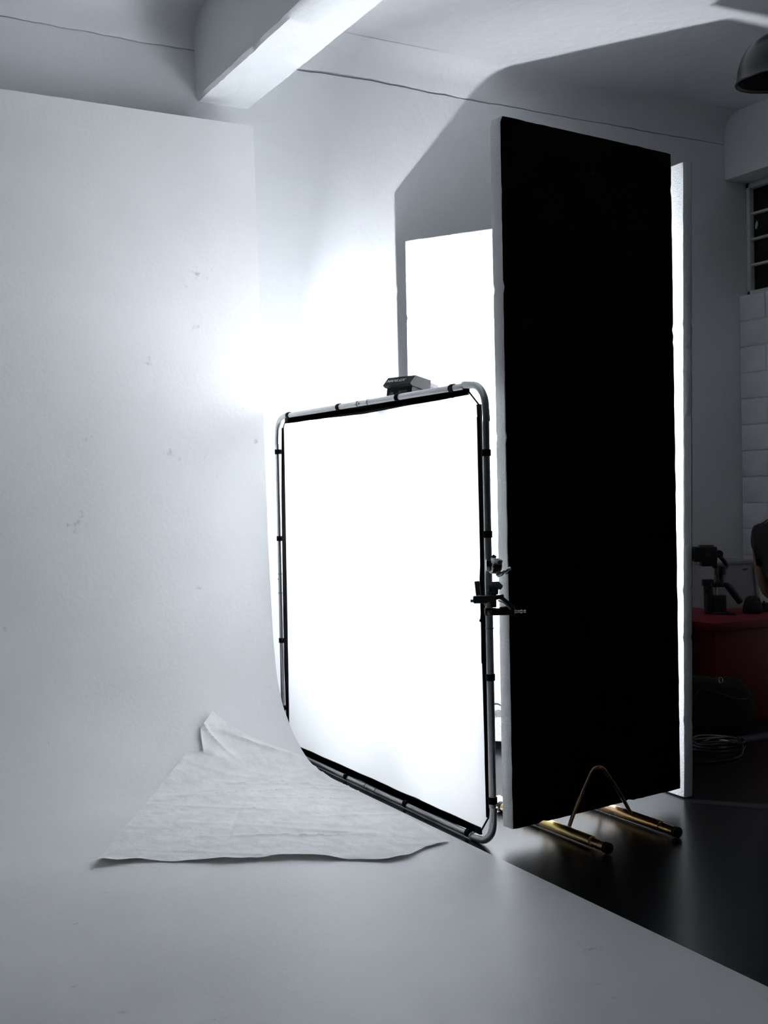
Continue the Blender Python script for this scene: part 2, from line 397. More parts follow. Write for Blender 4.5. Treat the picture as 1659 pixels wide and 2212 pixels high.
# ------------------------------------------------------------------ polystyrene boards
def slab(width, height, t, seed, y0=0.0, inset=0.0, chip=1.0, step=.022, corner=.0015):
    """board with slightly chipped edges; local x along the width, y = thickness, z up"""
    rnd = random.Random(seed); pts = []
    cs = [(0, 0), (width, 0), (width, height), (0, height)]
    for k in range(4):
        a, b = Vector(cs[k]), Vector(cs[(k + 1) % 4]); L = (b - a).length; m = int(L / step)
        d = (b - a) / L; nr = Vector((-d.y, d.x)); r = 0
        for i in range(m):
            s = i * L / m
            j = .0016 * chip * (nz(s * 14, seed * 3.3, k) + .6 * nz(s * 47, seed, k + 9))
            if rnd.random() < .035: j += .006 * chip * rnd.random()
            if i == 0: j += corner
            pts.append(a + d * s + nr * (inset + j) + (d * corner if i == 0 else Vector((0, 0))))
    cx = Vector((width / 2, height / 2)); mb = MB(); b = .003; vs = []
    for (yy, ins) in ((y0, b), (y0 + min(b, t * .3), 0), (y0 + t - min(b, t * .3), 0), (y0 + t, b)):
        for p in pts:
            q = p + (cx - p).normalized() * ins; vs.append((q.x, yy, q.y))
    N = len(pts); fs = [tuple(range(N)), tuple(reversed(range(3 * N, 4 * N)))]
    for l in range(3): fs += [(l * N + i, (l + 1) * N + i, (l + 1) * N + (i + 1) % N, l * N + (i + 1) % N) for i in range(N)]
    return mb.add(vs, fs)

def board(name, label, loc, ang, width, height, thick, seed, black_side, lean=0.0):
    o = thing(name, label, 'board', loc, (lean, 0, ang))
    slab(width, height, thick, seed).build('foam_core', M_poly, o)
    yy = -0.0016 if black_side < 0 else thick - .0006
    tag(slab(width, height, .0022, seed, y0=yy, inset=.0010, chip=1.3).build('black_paint', M_black, o), 'matte black painted face')
    return o

BZ = .055
B_ANG = math.atan2(.082, .813)
b1 = board('polystyrene_board', 'tall foam board with black face towards the camera, two metal feet below', (2.123, 3.022, BZ), B_ANG, .810, 2.312, .050, 3, -1)
# right-hand board: its white face looks left (-x), runs away from the camera
b2 = board('polystyrene_board', 'tall narrow-looking white foam board edge standing right of the black board', (3.024, 3.140, .002), PI / 2 - .045, .630, 2.358, .040, 11, -1, lean=.017)
LB = Vector((2.65, 4.548)); LD = Vector((.524, -.852)).normalized()
b3 = board('polystyrene_board', 'bright white foam board behind the lamp, lit as a reflector', (LB.x, LB.y, .035), math.atan2(LD.y, LD.x), .88, 2.285, .045, 23, 1)

# ------------------------------------------------------------------ feet of the boards: two rods and a bent hoop on either side
def foot_stand(label, loc, ang, thick, rods=(.185, .480), reach=.23, metal=None, off=None):
    metal = metal or M_zinc
    t = thing('board_stand', label, 'stand', loc, (0, 0, ang), 'stands under the foam boards')
    yc = thick / 2
    for x in rods:
        r = MB(); r.cyl((x, yc - reach + .05, .0205), (x, yc + reach - .05, .0205), .0185, 20, .001); ro = r.build('foot_rod', metal, t)
        for s in (-1, 1):
            MB().cyl((x, yc + s * (reach - .06), .0190), (x, yc + s * (reach + .015), .0190), .0155, 20, .001).build('rod_end', metal, ro)
            e = MB(); e.cyl((x, yc + s * (reach + .012), .0190), (x, yc + s * (reach + .032), .0190), .0185, 20, .002)
            tag(e.build('end_cap', M_rubber, ro), 'black rubber end cap')
    for s in (-1, 1):
        yb = yc + s * (off or thick / 2 + .055); yt = yc + s * ((off or thick / 2 + .035) - .012)
        x0, x1 = rods[0] + .014, rods[1] - .012; xm = (x0 + x1) / 2; zt = .212; ra = .042
        def hp(x, z): return Vector((x, yb + (yt - yb) * (z - .034) / (zt - .034), z))
        arcp = [hp(xm - ra * math.cos(q_), zt - ra + ra * math.sin(q_)) for q_ in [.42 + (PI - .84) * k / 14 for k in range(15)]]
        left = [hp(x0, .034).lerp(arcp[0], k / 6) + Vector((-.004 * math.sin(PI * k / 6), 0, 0)) for k in range(6)]
        right = [arcp[-1].lerp(hp(x1, .034), k / 6) + Vector((.004 * math.sin(PI * k / 6), 0, 0)) for k in range(1, 7)]
        MB().tube(left + arcp + right, .0068, 12).build('hoop', metal, t)
    return t
foot_stand('brass-coloured stand under the black board face, two rods and a bent hoop', (2.14, 3.057, 0), .02, .050, rods=(.187, .486), reach=.262, off=.078)
foot_stand('grey steel hoop stand at the foot of the bright reflector board', (LB.x, LB.y, 0), math.atan2(LD.y, LD.x), .045, rods=(.30, .56), reach=.16, metal=M_steel)

# ------------------------------------------------------------------ diffusion frame: tube loop, cloth, black edging, straps
FX, FY0, FY1, FZ0, FZ1, TR = 2.052, 3.030, 4.690, .0145, 1.5055, .0125
fr = thing('diffusion_frame', 'square aluminium tube frame stretched with white diffusion cloth', 'frame', (FX, (FY0 + FY1) / 2, 0))
YC = (FY0 + FY1) / 2
def L(y, z, dx=0.0): return Vector((dx, y - YC, z))
CR = .075
def arc(cy_, cz_, a0, a1, k=8): return [L(cy_ + CR * math.cos(a0 + (a1 - a0) * i / k), cz_ + CR * math.sin(a0 + (a1 - a0) * i / k)) for i in range(k + 1)]
corners = {'br': (FY0 + CR, FZ0 + CR, PI, 1.5 * PI), 'bl': (FY1 - CR, FZ0 + CR, 1.5 * PI, 2 * PI), 'tl': (FY1 - CR, FZ1 - CR, 0, .5 * PI), 'tr': (FY0 + CR, FZ1 - CR, .5 * PI, PI)}
for k, (a, b, c, d) in corners.items():
    pth = arc(a, b, c, d)
    e0 = (pth[0] - pth[1]).normalized() * .05; e1 = (pth[-1] - pth[-2]).normalized() * .05
    MB().tube([pth[0] + e0] + pth + [pth[-1] + e1], TR, 18).build('corner_tube', M_alu, fr)
for a, b in (((FY0 + CR, FZ0), (FY1 - CR, FZ0)), ((FY0 + CR, FZ1), (FY1 - CR, FZ1)), ((FY0, FZ0 + CR), (FY0, FZ1 - CR)), ((FY1, FZ0 + CR), (FY1, FZ1 - CR))):
    A, B = L(*a), L(*b); d = (B - A).normalized(); q = MB()
    q.cyl(A + d * .046, B - d * .046, TR - .0004, 18)
    tb = q.build('tube', M_alu, fr)
    mid = (A + B) / 2
    for k_ in (-.0425, .0425): MB().cyl(mid + d * (k_ - .0025), mid + d * (k_ + .0025), TR + .0012, 18).build('joint', M_steel, tb)
    MB().cyl(mid + d * .02 + Vector((-TR - .002, 0, 0)), mid + d * .02 + Vector((-TR + .004, 0, 0)), .004, 10).build('lock_button', M_steel, tb)
# cloth outline (y, z), clockwise from the top left, corners cut off
OUT = [(4.627, 1.455), (4.600, 1.483), (4.20, 1.480), (3.85, 1.474), (3.55, 1.481), (3.125, 1.486), (3.068, 1.440), (3.060, 1.33), (3.056, 1.15), (3.060, .95), (3.068, .875), (3.066, .78), (3.062, .55), (3.058, .30), (3.056, .098), (3.100, .044),
       (3.55, .040), (3.85, .044), (4.25, .040), (4.600, .042), (4.640, .085), (4.655, .40), (4.652, .80), (4.645, 1.15)]
def resample(poly, step):
    out = []
    for i, p in enumerate(poly):
        a, b = Vector(p), Vector(poly[(i + 1) % len(poly)]); m = max(1, int((b - a).length / step))
        out += [a + (b - a) * k / m for k in range(m)]
    return out
ol = resample(OUT, .03); cen = Vector((3.86, .77)); NRG = 26
def sag(y, z, r):
    e = (1 - r * r)
    w = .010 * e * (nz(y * 1.3, z * .8, 2)) + .0035 * e * nz(y * 5 + z * 1.5, z * 1.2, 7)
    w += .006 * math.exp(-((y - 3.52) ** 2 / .0012 + (z - .115) ** 2 / .004)) - .006 * math.exp(-((y - 3.47) ** 2 / .0012 + (z - .125) ** 2 / .004))
    w += .010 * math.exp(-((y - 3.085) ** 2 / .0006 + (z - .90) ** 2 / .003))
    return w
vs = [L(cen.x, cen.y, sag(cen.x, cen.y, 0))]; fs = []
for k in range(1, NRG + 1):
    r = k / NRG
    for p in ol:
        q = cen + (p - cen) * r; vs.append(L(q.x, q.y, sag(q.x, q.y, r)))
NP = len(ol)
fs += [(0, 1 + i, 1 + (i + 1) % NP) for i in range(NP)]
for k in range(NRG - 1): fs += [(1 + k * NP + i, 1 + (k + 1) * NP + i, 1 + (k + 1) * NP + (i + 1) % NP, 1 + k * NP + (i + 1) % NP) for i in range(NP)]
cl = MB().add(vs, fs).build('diffusion_cloth', M_fabric, fr)
tag(cl, 'white translucent cloth')
# black edging: one band along each side and a thin cord across each corner
def band(pts, w, name='edge_band', inward=1, parent=None):
    pts = resample(pts + [pts[-1]], .02)[:-1]
    q = MB(); n_ = len(pts); prof = []
    for i, p in enumerate(pts):
        t = (pts[min(i + 1, n_ - 1)] - pts[max(i - 1, 0)]).normalized(); nr = Vector((-t.y, t.x)); 
        if nr.dot(cen - p) < 0: nr = -nr
        ww = w * (1 + .15 * nz(p.x * 9, p.y * 9, 1)); a = p - nr * ww * .55; b = p + nr * ww * .45
        prof.append([L(a.x, a.y, -.004), L(b.x, b.y, -.004), L(b.x, b.y, .004), L(a.x, a.y, .004)])
    q.add([v for pr in prof for v in pr], [(i * 4 + k, i * 4 + (k + 1) % 4, (i + 1) * 4 + (k + 1) % 4, (i + 1) * 4 + k) for i in range(n_ - 1) for k in range(4)] + [(3, 2, 1, 0), tuple((n_ - 1) * 4 + k for k in range(4))])
    return q.build(name, M_web, fr)
band(OUT[1:6], .024); band(OUT[6:15], .018); band(OUT[15:20], .026); band(OUT[20:] + OUT[:1], .018)
for a, b in ((0, 1), (5, 6), (14, 15), (19, 20)):
    A, B = L(*OUT[a]), L(*OUT[b]); MB().tube([A, B], .003, 8).build('corner_cord', M_web, fr)
def strap(y, z, horiz, ylen):
    q = MB(); s = .011
    c = L(y, z); 
    if horiz: q.cyl(c + Vector((0, -s, 0)), c + Vector((0, s, 0)), TR + .0028, 20, .001)
    else: q.cyl(c + Vector((0, 0, -s)), c + Vector((0, 0, s)), TR + .0028, 20, .001)
    d = (Vector((0, 0, 1)) if horiz else Vector((0, 1, 0))) * ylen
    q.box(c + d * .5, (.006, .012, abs(ylen)) if horiz else (.006, abs(ylen), .012))
    q.build('strap', M_web, fr)
for y in (4.56, 4.07, 3.59, 3.222): strap(y, FZ1, True, -.032)
for y in (4.50, 4.066, 3.589, 3.171): strap(y, FZ0 + .0035, True, .030)
for z in (1.351, .962, .503, .20): strap(FY1, z, False, -.040)
for z in (1.282, 1.020, .559, .160): strap(FY0, z, False, .030)

# ------------------------------------------------------------------ clamps on the near upright of the frame
RH = Vector((math.cos(YAW), -math.sin(YAW), 0)); FH = Vector((math.sin(YAW), math.cos(YAW), 0))
CLM = Matrix((RH, FH, Vector((0, 0, 1)))).transposed()          # local x to the right, y away, z up
cang = -YAW
# chrome clamp with wing handle
c1 = thing('tube_clamp', 'chrome clamp with wing handle, uppermost on the frame upright', 'clamp', (FX, FY0, .921), (0, 0, cang))
q = MB(); q.cyl((.004, -.024, .0), (.034, -.016, -.004), .026, 24, .003); q.box((.0, .0, .0), (.018, .044, .040), bev=.004); q.build('clamp_body', M_chrome, c1)
q = MB(); q.lathe([(.018, -.004), (.027, -.004), (.029, 0), (.027, .004), (.018, .004), (.018, -.004)], 28, (.010, -.012, .0), 'x'); q.build('rim', M_chrome, c1)
q = MB(); q.box((.030, -.024, .0), (.016, .020, .040), Matrix.Rotation(.35, 3, 'Y'), bev=.003); q.cyl((.032, -.040, .010), (.032, -.024, .010), .008, 16, .001); q.build('jaw_block', M_chrome, c1)
tag(MB().cyl((.032, -.043, .010), (.032, -.039, .010), .005, 14).build('bolt_hole', M_plastic, c1), 'dark hole')
q = MB(); q.box((.018, -.014, .028), (.014, .012, .010), Matrix.Rotation(.6, 3, 'Y'), bev=.002); q.build('lug', M_chrome, c1)
q = MB(); q.tube(spline([(.026, -.028, -.032), (.036, -.034, -.028), (.046, -.038, -.020), (.052, -.040, -.023), (.060, -.042, -.014), (.068, -.043, -.010)], 5), [.0065] * 9 + [.0055] * 8 + [.007] * 9, 12)
q.cyl((.026, -.026, -.034), (.030, -.026, -.018), .006, 12, .001); q.build('wing_handle', M_chrome, c1)

# black super clamp with steel spigot
c2 = thing('tube_clamp', 'black jaw clamp with steel spigot gripping the frame upright', 'clamp', (FX, FY0, .805), (0, 0, cang))
q = MB(); q.box((-.030, -.026, .008), (.046, .024, .024), bev=.004); q.box((.004, -.024, .011), (.030, .026, .020), bev=.004); q.box((.028, -.020, .014), (.036, .022, .014), Matrix.Rotation(-.18, 3, 'Y'), bev=.004); q.build('fixed_jaw', M_plastic, c2)
tag(MB().cyl((-.062, -.026, .004), (-.050, -.026, .004), .005, 12, .001).build('adjusting_pin', M_steel, c2), 'grey steel pin')
q = MB(); q.box((.012, -.010, .006), (.020, .034, .050), bev=.004); q.box((-.004, .004, .0), (.020, .018, .030), bev=.003); q.build('jaw_block', M_plastic, c2)
q = MB(); q.tube(spline([(.034, -.018, .014), (.050, -.022, .002), (.066, -.026, -.014), (.074, -.028, -.022), (.073, -.028, -.044)], 5), .0065, 10); q.build('lever', M_plastic, c2)
tag(MB().tube(spline([(.026, -.026, .004), (.044, -.030, -.004), (.066, -.032, -.024)], 6), .0024, 8).build('lever_edge', M_steel, c2), 'worn metal edge of the lever')
q = MB(); q.box((.030, -.014, -.033), (.086, .022, .024), bev=.005); q.box((-.006, -.012, -.033), (.020, .024, .026), bev=.005); q.box((.052, -.014, -.022), (.04, .018, .010), bev=.002); lj = q.build('moving_jaw', M_plastic, c2)
q = MB(); q.cyl((.0, -.030, -.033), (.0, -.023, -.033), .0075, 18, .001); q.build('bolt', M_chrome, lj)
q = MB(); q.lathe([(0.0, .078), (.0075, .078), (.0078, .082), (.0058, .083), (.0058, .098), (.0078, .099), (.0078, .102), (.0045, .103), (.0045, .107), (.0062, .108), (.0062, .114), (0, .115)], 18, (0, -.028, -.033), 'x'); tag(q.build('spigot', M_chrome, c2), 'bright steel spigot')
q = MB(); q.box((-.036, -.004, .042), (.016, .012, .046), Matrix.Rotation(-.1, 3, 'Y'), bev=.002); q.cyl((-.032, -.012, .026), (-.032, -.004, .026), .003, 10); q.build('hook_plate', M_plastic, c2)
q = MB(); q.cyl((.018, -.012, .022), (.020, -.012, .044), .011, 16, .002); q.tube([(.0, -.012, .048), (.012, -.016, .054), (.026, -.016, .052), (.040, -.014, .044)], [.004, .010, .013, .008], 12); q.build('wing_nut', M_dplastic, c2)

# thin black cord hanging below the clamp
q = MB(); q.tube(spline([(2.046, 3.062, .780), (2.044, 3.066, .74), (2.045, 3.064, .725), (2.045, 3.065, .60)], 6), [.003] * 6 + [.006] * 3 + [.003] * 10, 8)
tag(q.build('cord', M_web), 'thin black knotted cord hanging under the jaw clamp', 'cord')

# ------------------------------------------------------------------ LED lamp head on its light stand
AX = math.atan2(LAMP_AXIS.y, LAMP_AXIS.x)
lp = thing('studio_lamp', 'black LED lamp head behind the top of the diffusion frame', 'lamp', LAMP_POS, (0, LAMP_TILT, AX))
HT = .085                                              # housing half height (top edge at z = HT)
XR = -.275                                             # back of the housing
def chamf(w, h, c): return [(-w, -h), (w, -h), (w, h - c), (w - c, h), (-w + c, h), (-w, h - c)]
q = MB(); q.prism([(-.062, -HT), (.062, -HT), (.062, .048), (-.062, .048)], XR, -.175, lambda y, z, x: (x, y, z))
q.build('rear_housing', M_lampblack, lp)
q = MB()                                               # overhanging visor with the lettering
poly = [(XR - .020, .046), (XR - .008, .040), (-.175, .040), (-.175, HT), (XR + .007, HT - .002)]
q.prism(poly, -.068, .068, lambda x, z, y: (x, y, z)); vz = q.build('visor', M_lampblack, lp)
q = MB(); q.prism(chamf(.062, HT + .001, .022), -.175, -.10, lambda y, z, x: (x, y, z)); q.build('heat_sink', M_dplastic, lp)
fin = MB().box((0, 0, 0), (.004, .004, .11)).mesh('cooling_fin', M_lampblack)
for k in range(5):
    for sd in (-1, 1):
        o = bpy.data.objects.new('cooling_fin', fin); COL.objects.link(o); o.parent = lp; o.location = (-.156 + k * .012, sd * .0635, -.015)
q = MB(); q.lathe([(0, -.10), (.066, -.10), (.066, -.03), (0, -.03)], 40, (0, 0, .010), 'x'); q.build('barrel', M_dplastic, lp)
q = MB(); q.lathe([(.045, -.032), (.080, -.032), (.083, -.028), (.083, -.004), (.080, 0), (.060, 0), (.052, -.012), (0, -.012)], 44, (0, 0, .004), 'x'); q.build('mount_ring', M_dplastic, lp)
q = MB(); q.box((XR - .0015, -.018, .012), (.004, .044, .030), bev=.001)
tag(q.build('display', M_screen, lp), 'unlit display on the back')
for zz_, rr_ in ((.012, .012), (-.03, .010)): MB().cyl((XR - .005, .034, zz_), (XR + .002, .034, zz_), rr_, 20, .002).build('dial', M_dplastic, lp)
# lettering on the sloping visor
fc = bpy.data.curves.new('lettering', 'FONT'); fc.body = 'NANLUX'; fc.size = .020; fc.shear = .25; fc.space_character = 1.12; fc.align_x = 'CENTER'; fc.align_y = 'CENTER'; fc.extrude = .0004; fc.offset = .0003
to = bpy.data.objects.new('lettering_curve', fc); COL.objects.link(to)
bpy.context.view_layer.update()
dg = bpy.context.evaluated_depsgraph_get()
me = bpy.data.meshes.new_from_object(to.evaluated_get(dg)); bpy.data.objects.remove(to, do_unlink=True)
me.name = 'lettering'; me.materials.clear(); me.materials.append(M_print)
lo = bpy.data.objects.new('lettering', me); COL.objects.link(lo); lo.parent = vz
n_ = Vector((-(HT - .048), 0, .027)).normalized()       # visor slope normal
xr_ = Vector((0, -1, 0)); up_ = n_.cross(xr_)
mat4 = Matrix((xr_, up_, n_)).transposed().to_4x4(); mat4.translation = Vector((XR - .0065, .016, .0645)) + n_ * .0008
lo.matrix_local = mat4; tag(lo, 'white lettering NANLUX')
# yoke, and the light itself in the mouth of the lamp
q = MB(); ys = .088
q.tube([(-.12, -ys, .0), (-.12, -ys, -.10), (-.12, -ys * .8, -.135), (-.12, 0, -.145), (-.12, ys * .8, -.135), (-.12, ys, -.10), (-.12, ys, .0)], .009, 12); q.build('yoke', M_plastic, lp)
for s in (-1, 1): MB().cyl((-.12, s * .062, 0), (-.12, s * .108, 0), .018, 20, .003).build('yoke_knob', M_dplastic, lp)
em = bpy.data.materials.new('lit_led_chip'); em.use_nodes = True; eb = em.node_tree.nodes['Principled BSDF']
eb.inputs['Base Color'].default_value = (.9, .9, .8, 1); eb.inputs['Emission Color'].default_value = (*LAMP_COLOR, 1); eb.inputs['Emission Strength'].default_value = 40
tag(MB().lathe([(0, 0), (.026, 0), (.026, -.003), (0, -.003)], 28, (-.004, 0, .004), 'x').build('led_chip', em, lp), 'glowing LED chip')
ld = bpy.data.lights.new('lamp_light', 'AREA'); ld.shape = 'DISK'; ld.size = .05; ld.energy = LAMP_POWER; ld.color = LAMP_COLOR; ld.spread = LAMP_SPREAD
ldo = bpy.data.objects.new('lamp_light', ld); COL.objects.link(ldo); ldo.parent = lp
ldo.location = (.006, 0, .0); ldo.rotation_euler = Vector((1, 0, 0)).to_track_quat('-Z', 'Y').to_euler()

SP = LAMP_POS - LAMP_AXIS * .12
st = thing('light_stand', 'black light stand carrying the lamp behind the diffusion cloth', 'stand', (SP.x, SP.y, 0), (0, 0, -PI / 3))
MB().cyl((0, 0, .70), (0, 0, LAMP_POS.z - .155), .012, 16, .001).build('pole', M_steel, st)
MB().cyl((0, 0, .10), (0, 0, .78), .017, 16, .001).build('pole', M_plastic, st)
q = MB(); q.cyl((0, 0, .76), (0, 0, .82), .024, 18, .003); q.cyl((.02, 0, .79), (.05, 0, .79), .010, 12, .002); q.build('collar', M_plastic, st)
MB().cyl((0, 0, .30), (0, 0, .345), .026, 18, .003).build('collar', M_plastic, st)
for k in range(3):
    a = k * 2 * PI / 3 + PI / 3; d = Vector((math.cos(a), math.sin(a), 0))
    q = MB(); q.cyl(d * .022 + Vector((0, 0, .33)), d * .235 + Vector((0, 0, .012)), .0085, 12, .001); lg = q.build('leg', M_plastic, st)
    MB().cyl(d * .022 + Vector((0, 0, .14)), d * .13 + Vector((0, 0, .168)), .006, 10).build('brace', M_plastic, lg)
    MB().cyl(d * .222 + Vector((0, 0, .030)), d * .240 + Vector((0, 0, .007)), .012, 12, .002).build('rubber_foot', M_rubber, lg)

# ------------------------------------------------------------------ crumpled paper sheet on the cyclorama
def poly_at(pts, t):
    pts = [Vector(p) for p in pts]; Ls = [0.0]
    for a, b in zip(pts, pts[1:]): Ls.append(Ls[-1] + (b - a).length)
    d = t * Ls[-1]
    for i in range(len(pts) - 1):
        if d <= Ls[i + 1] + 1e-9: return pts[i].lerp(pts[i + 1], (d - Ls[i]) / max(1e-9, Ls[i + 1] - Ls[i]))
    return pts[-1]
P_left = [(0.885, -0.568), (1.026, -0.326), (1.191, -0.043), (1.363, 0.223), (1.518, 0.383), (1.577, 0.36), (1.595, 0.476), (1.665, 0.556)]
P_top = [(1.665, 0.556), (1.732, 0.487), (1.79, 0.436), (1.903, 0.336), (2.000, 0.25)]
P_right = [(1.957, -0.956), (1.975, -0.707), (1.985, -0.354), (1.998, 0.028), (2.000, 0.25)]
P_bot = [(0.885, -0.568), (1.025, -0.594), (1.272, -0.761), (1.459, -0.838), (1.694, -1.018), (1.766, -1.022), (1.845, -0.975), (1.957, -0.956)]
rc = random.Random(5); CREASE = []
for k in range(60):
    p = Vector((rc.uniform(.95, 2.0), rc.uniform(-.95, .5))); a = rc.choice([rc.gauss(-.55, .25), rc.gauss(-.55, .25), rc.uniform(0, PI)])
    CREASE.append((p, Vector((math.cos(a), math.sin(a))), rc.uniform(.06, .35), rc.uniform(.004, .02), rc.uniform(-.004, .006)))
CREASE += [(Vector((1.55, -.62)), Vector((.86, -.5)).normalized(), .30, .006, .006), (Vector((1.85, .12)), Vector((.98, .2)).normalized(), .20, .020, .010), (Vector((1.85, .05)), Vector((.98, .22)).normalized(), .18, .015, .008), (Vector((1.62, .47)), Vector((.45, -.9)).normalized(), .14, .008, .012), (Vector((1.82, .37)), Vector((.8, -.6)).normalized(), .14, .010, .010)]
def crumple(x, s):
    h = 0
    for p, d, ln, w, amp in CREASE:
        e = Vector((x, s)) - p; al = e.dot(d); ac = e.dot(Vector((-d.y, d.x)))
        h += amp * math.exp(-(al / ln) ** 2) * (1 / (1 + (ac / w) ** 2))
    h += .003 * abs(nz(x * 9, s * 9, 1)) + .003 * nz(x * 4, s * 4, 6) + .0022 * abs(nz(x * 22, s * 16, 4))
    return h
def sheet(u, v):
    b, t, l, r = poly_at(P_bot, u), poly_at(P_top, u), poly_at(P_left, v), poly_at(P_right, v)
    c00, c10, c01, c11 = Vector(P_bot[0]), Vector(P_bot[-1]), Vector(P_top[0]), Vector(P_top[-1])
    p = (b * (1 - v) + t * v) + (l * (1 - u) + r * u) - (c00 * (1 - u) * (1 - v) + c10 * u * (1 - v) + c01 * (1 - u) * v + c11 * u * v)
    p.x = min(p.x, 1.999)
    h = .0045 + max(-.003, crumple(p.x, p.y))
    h += math.exp(-v * 26) * (.007 + .007 * math.sin(u * 19 + 1) * math.sin(u * 7) + .004 * nz(u * 13, 2)) * (1 if u < .8 else max(0, (1 - u) * 5))
    h += .016 * math.exp(-((u - .02) ** 2 / .001 + v * v / .002))
    h += .030 * math.exp(-(u / .10)) * max(0, (v - .80)) / .2          # the torn tip stands off the cove
    return on_cyc(p.x, p.y, h)
q = MB().grid(150, 150, sheet)
pp = q.build('paper_sheet', M_paper, recalc=False)
tag(pp, 'large crumpled white paper sheet on the white floor below the diffusion frame', 'paper')

# scrap of white paper on the black floor behind the frame
pts = [(2.20, 3.44), (2.31, 3.555), (2.435, 3.548), (2.429, 3.489), (2.352, 3.376), (2.297, 3.362), (2.18, 3.352)]
q = MB(); cxs = Vector((2.30, 3.45)); rr = resample(pts, .02); vs = []; fs = []
NS = len(rr); vs.append((0, 0, .004))
for k in range(1, 6):
    for p in rr:
        d = (p - cxs) * (k / 5); vs.append((d.x, d.y, .003 + .003 * abs(nz(p.x * 14 * k, p.y * 14)) * (k / 5)))
fs += [(0, 1 + i, 1 + (i + 1) % NS) for i in range(NS)]
for k in range(4): fs += [(1 + k * NS + i, 1 + (k + 1) * NS + i, 1 + (k + 1) * NS + (i + 1) % NS, 1 + k * NS + (i + 1) % NS) for i in range(NS)]
q.add(vs, fs); sc_ = q.build('paper_scrap', M_paper, loc=(cxs.x, cxs.y, 0))
tag(sc_, 'small white paper scrap on the black floor behind the frame corner', 'paper')

# ------------------------------------------------------------------ pendant dome lamp
PD = Vector((3.905, 3.46, 2.90)); PR = .185
pd = thing('pendant_lamp', 'black enamel dome pendant lamp hanging from the ceiling', 'lamp', PD, (.04, -.06, 0))
prof = [(PR + .004, -.004), (PR + .006, .002), (PR, .008)]
for k in range(1, 15):
    a = PI / 2 * k / 15; prof.append((.034 + (PR - .036) * math.cos(a), .010 + .185 * math.sin(a)))
prof += [(.034, .197), (.030, .235), (.012, .242), (0.0, .243)]
MB().lathe(prof, 56).build('shade', M_enamel, pd)
prof = [(PR + .002, -.003)]
for k in range(0, 15):
    a = PI / 2 * k / 15; prof.append((.026 + (PR - .034) * math.cos(a), .006 + .176 * math.sin(a)))
prof += [(0, .184)]
tag(MB().lathe(prof, 56).build('shade_lining', M_inner, pd), 'grey inside of the shade')
q = MB(); q.ball((0, 0, .085), .034, 20, 12, (1, 1, 1.15)); q.cyl((0, 0, .115), (0, 0, .18), .016, 16); tag(q.build('bulb', M_grey_box, pd), 'unlit bulb')
MB().cyl((0, 0, .24), (0, 0, CEIL - PD.z - .012), .004, 10).build('cord', M_rubber, pd)
MB().lathe([(0, 0), (.05, 0), (.05, -.008), (.03, -.03), (0, -.03)], 30, (0, 0, CEIL - PD.z - .003)).build('ceiling_rose', M_enamel, pd)

# ------------------------------------------------------------------ red furniture at the back right
TZ = .50
tb = thing('red_table', 'low red box table carrying the camera gimbal', 'table', (4.42, 4.33, 0))
MB().box((0, 0, TZ - .02), (.86, .70, .04), bev=.004).build('table_top', M_red, tb)
q = MB(); q.box((0, -.325, .23), (.82, .02, .46), bev=.002); q.build('front_panel', M_red, tb)
for s in (-1, 1): MB().box((s * .40, 0, .23), (.02, .63, .46), bev=.002).build('side_panel', M_red, tb)
MB().box((0, .315, .23), (.82, .02, .46), bev=.002).build('back_panel', M_red, tb)

cb = thing('red_cabinet', 'narrow dark red cabinet between the white board and the red table', 'cabinet', (3.66, 4.21, 0))
MB().box((0, .01, .40), (.36, .36, .80), bev=.006).build('cabinet_body', M_red, cb)
d = MB().box((0, -.178, .40), (.335, .018, .76), bev=.004).build('door', M_red, cb)
MB().box((.135, -.192, .56), (.010, .012, .045), bev=.002).build('handle', M_steel, d)
MB().box((0, .0, .806), (.372, .385, .016), bev=.004).build('cabinet_top', M_red, cb)

bx = thing('storage_box', 'grey plastic storage box standing at the back of the red table', 'box', (4.60, 4.53, TZ), (0, 0, -.05))
def frustum(mb, z0, z1, a0, b0, a1, b1, bv=.0):
    vs = [(x * a0, y * b0, z0) for x, y in ((-1, -1), (1, -1), (1, 1), (-1, 1))] + [(x * a1, y * b1, z1) for x, y in ((-1, -1), (1, -1), (1, 1), (-1, 1))]
    return mb.add(vs, [(3, 2, 1, 0), (4, 5, 6, 7), (0, 1, 5, 4), (1, 2, 6, 5), (2, 3, 7, 6), (3, 0, 4, 7)])
frustum(MB(), 0, .235, .165, .115, .150, .105).build('box_body', M_grey_box, bx)
q = MB(); q.box((0, 0, .243), (.318, .228, .018), bev=.005); q.build('lid', M_grey_box, bx)
frustum(MB(), .02, .215, .004, .118, .004, .112).v
for s in (-1, 1):
    q = MB(); q.box((s * .135, -.118, .11), (.010, .010, .21), Matrix.Rotation(.07 * -s, 3, 'Y')); q.build('corner_rib', M_grey_box, bx)
tag(MB().box((.062, -.114, .205), (.032, .006, .006), bev=.001).build('handle_slot', M_plastic, bx), 'dark handle slot')

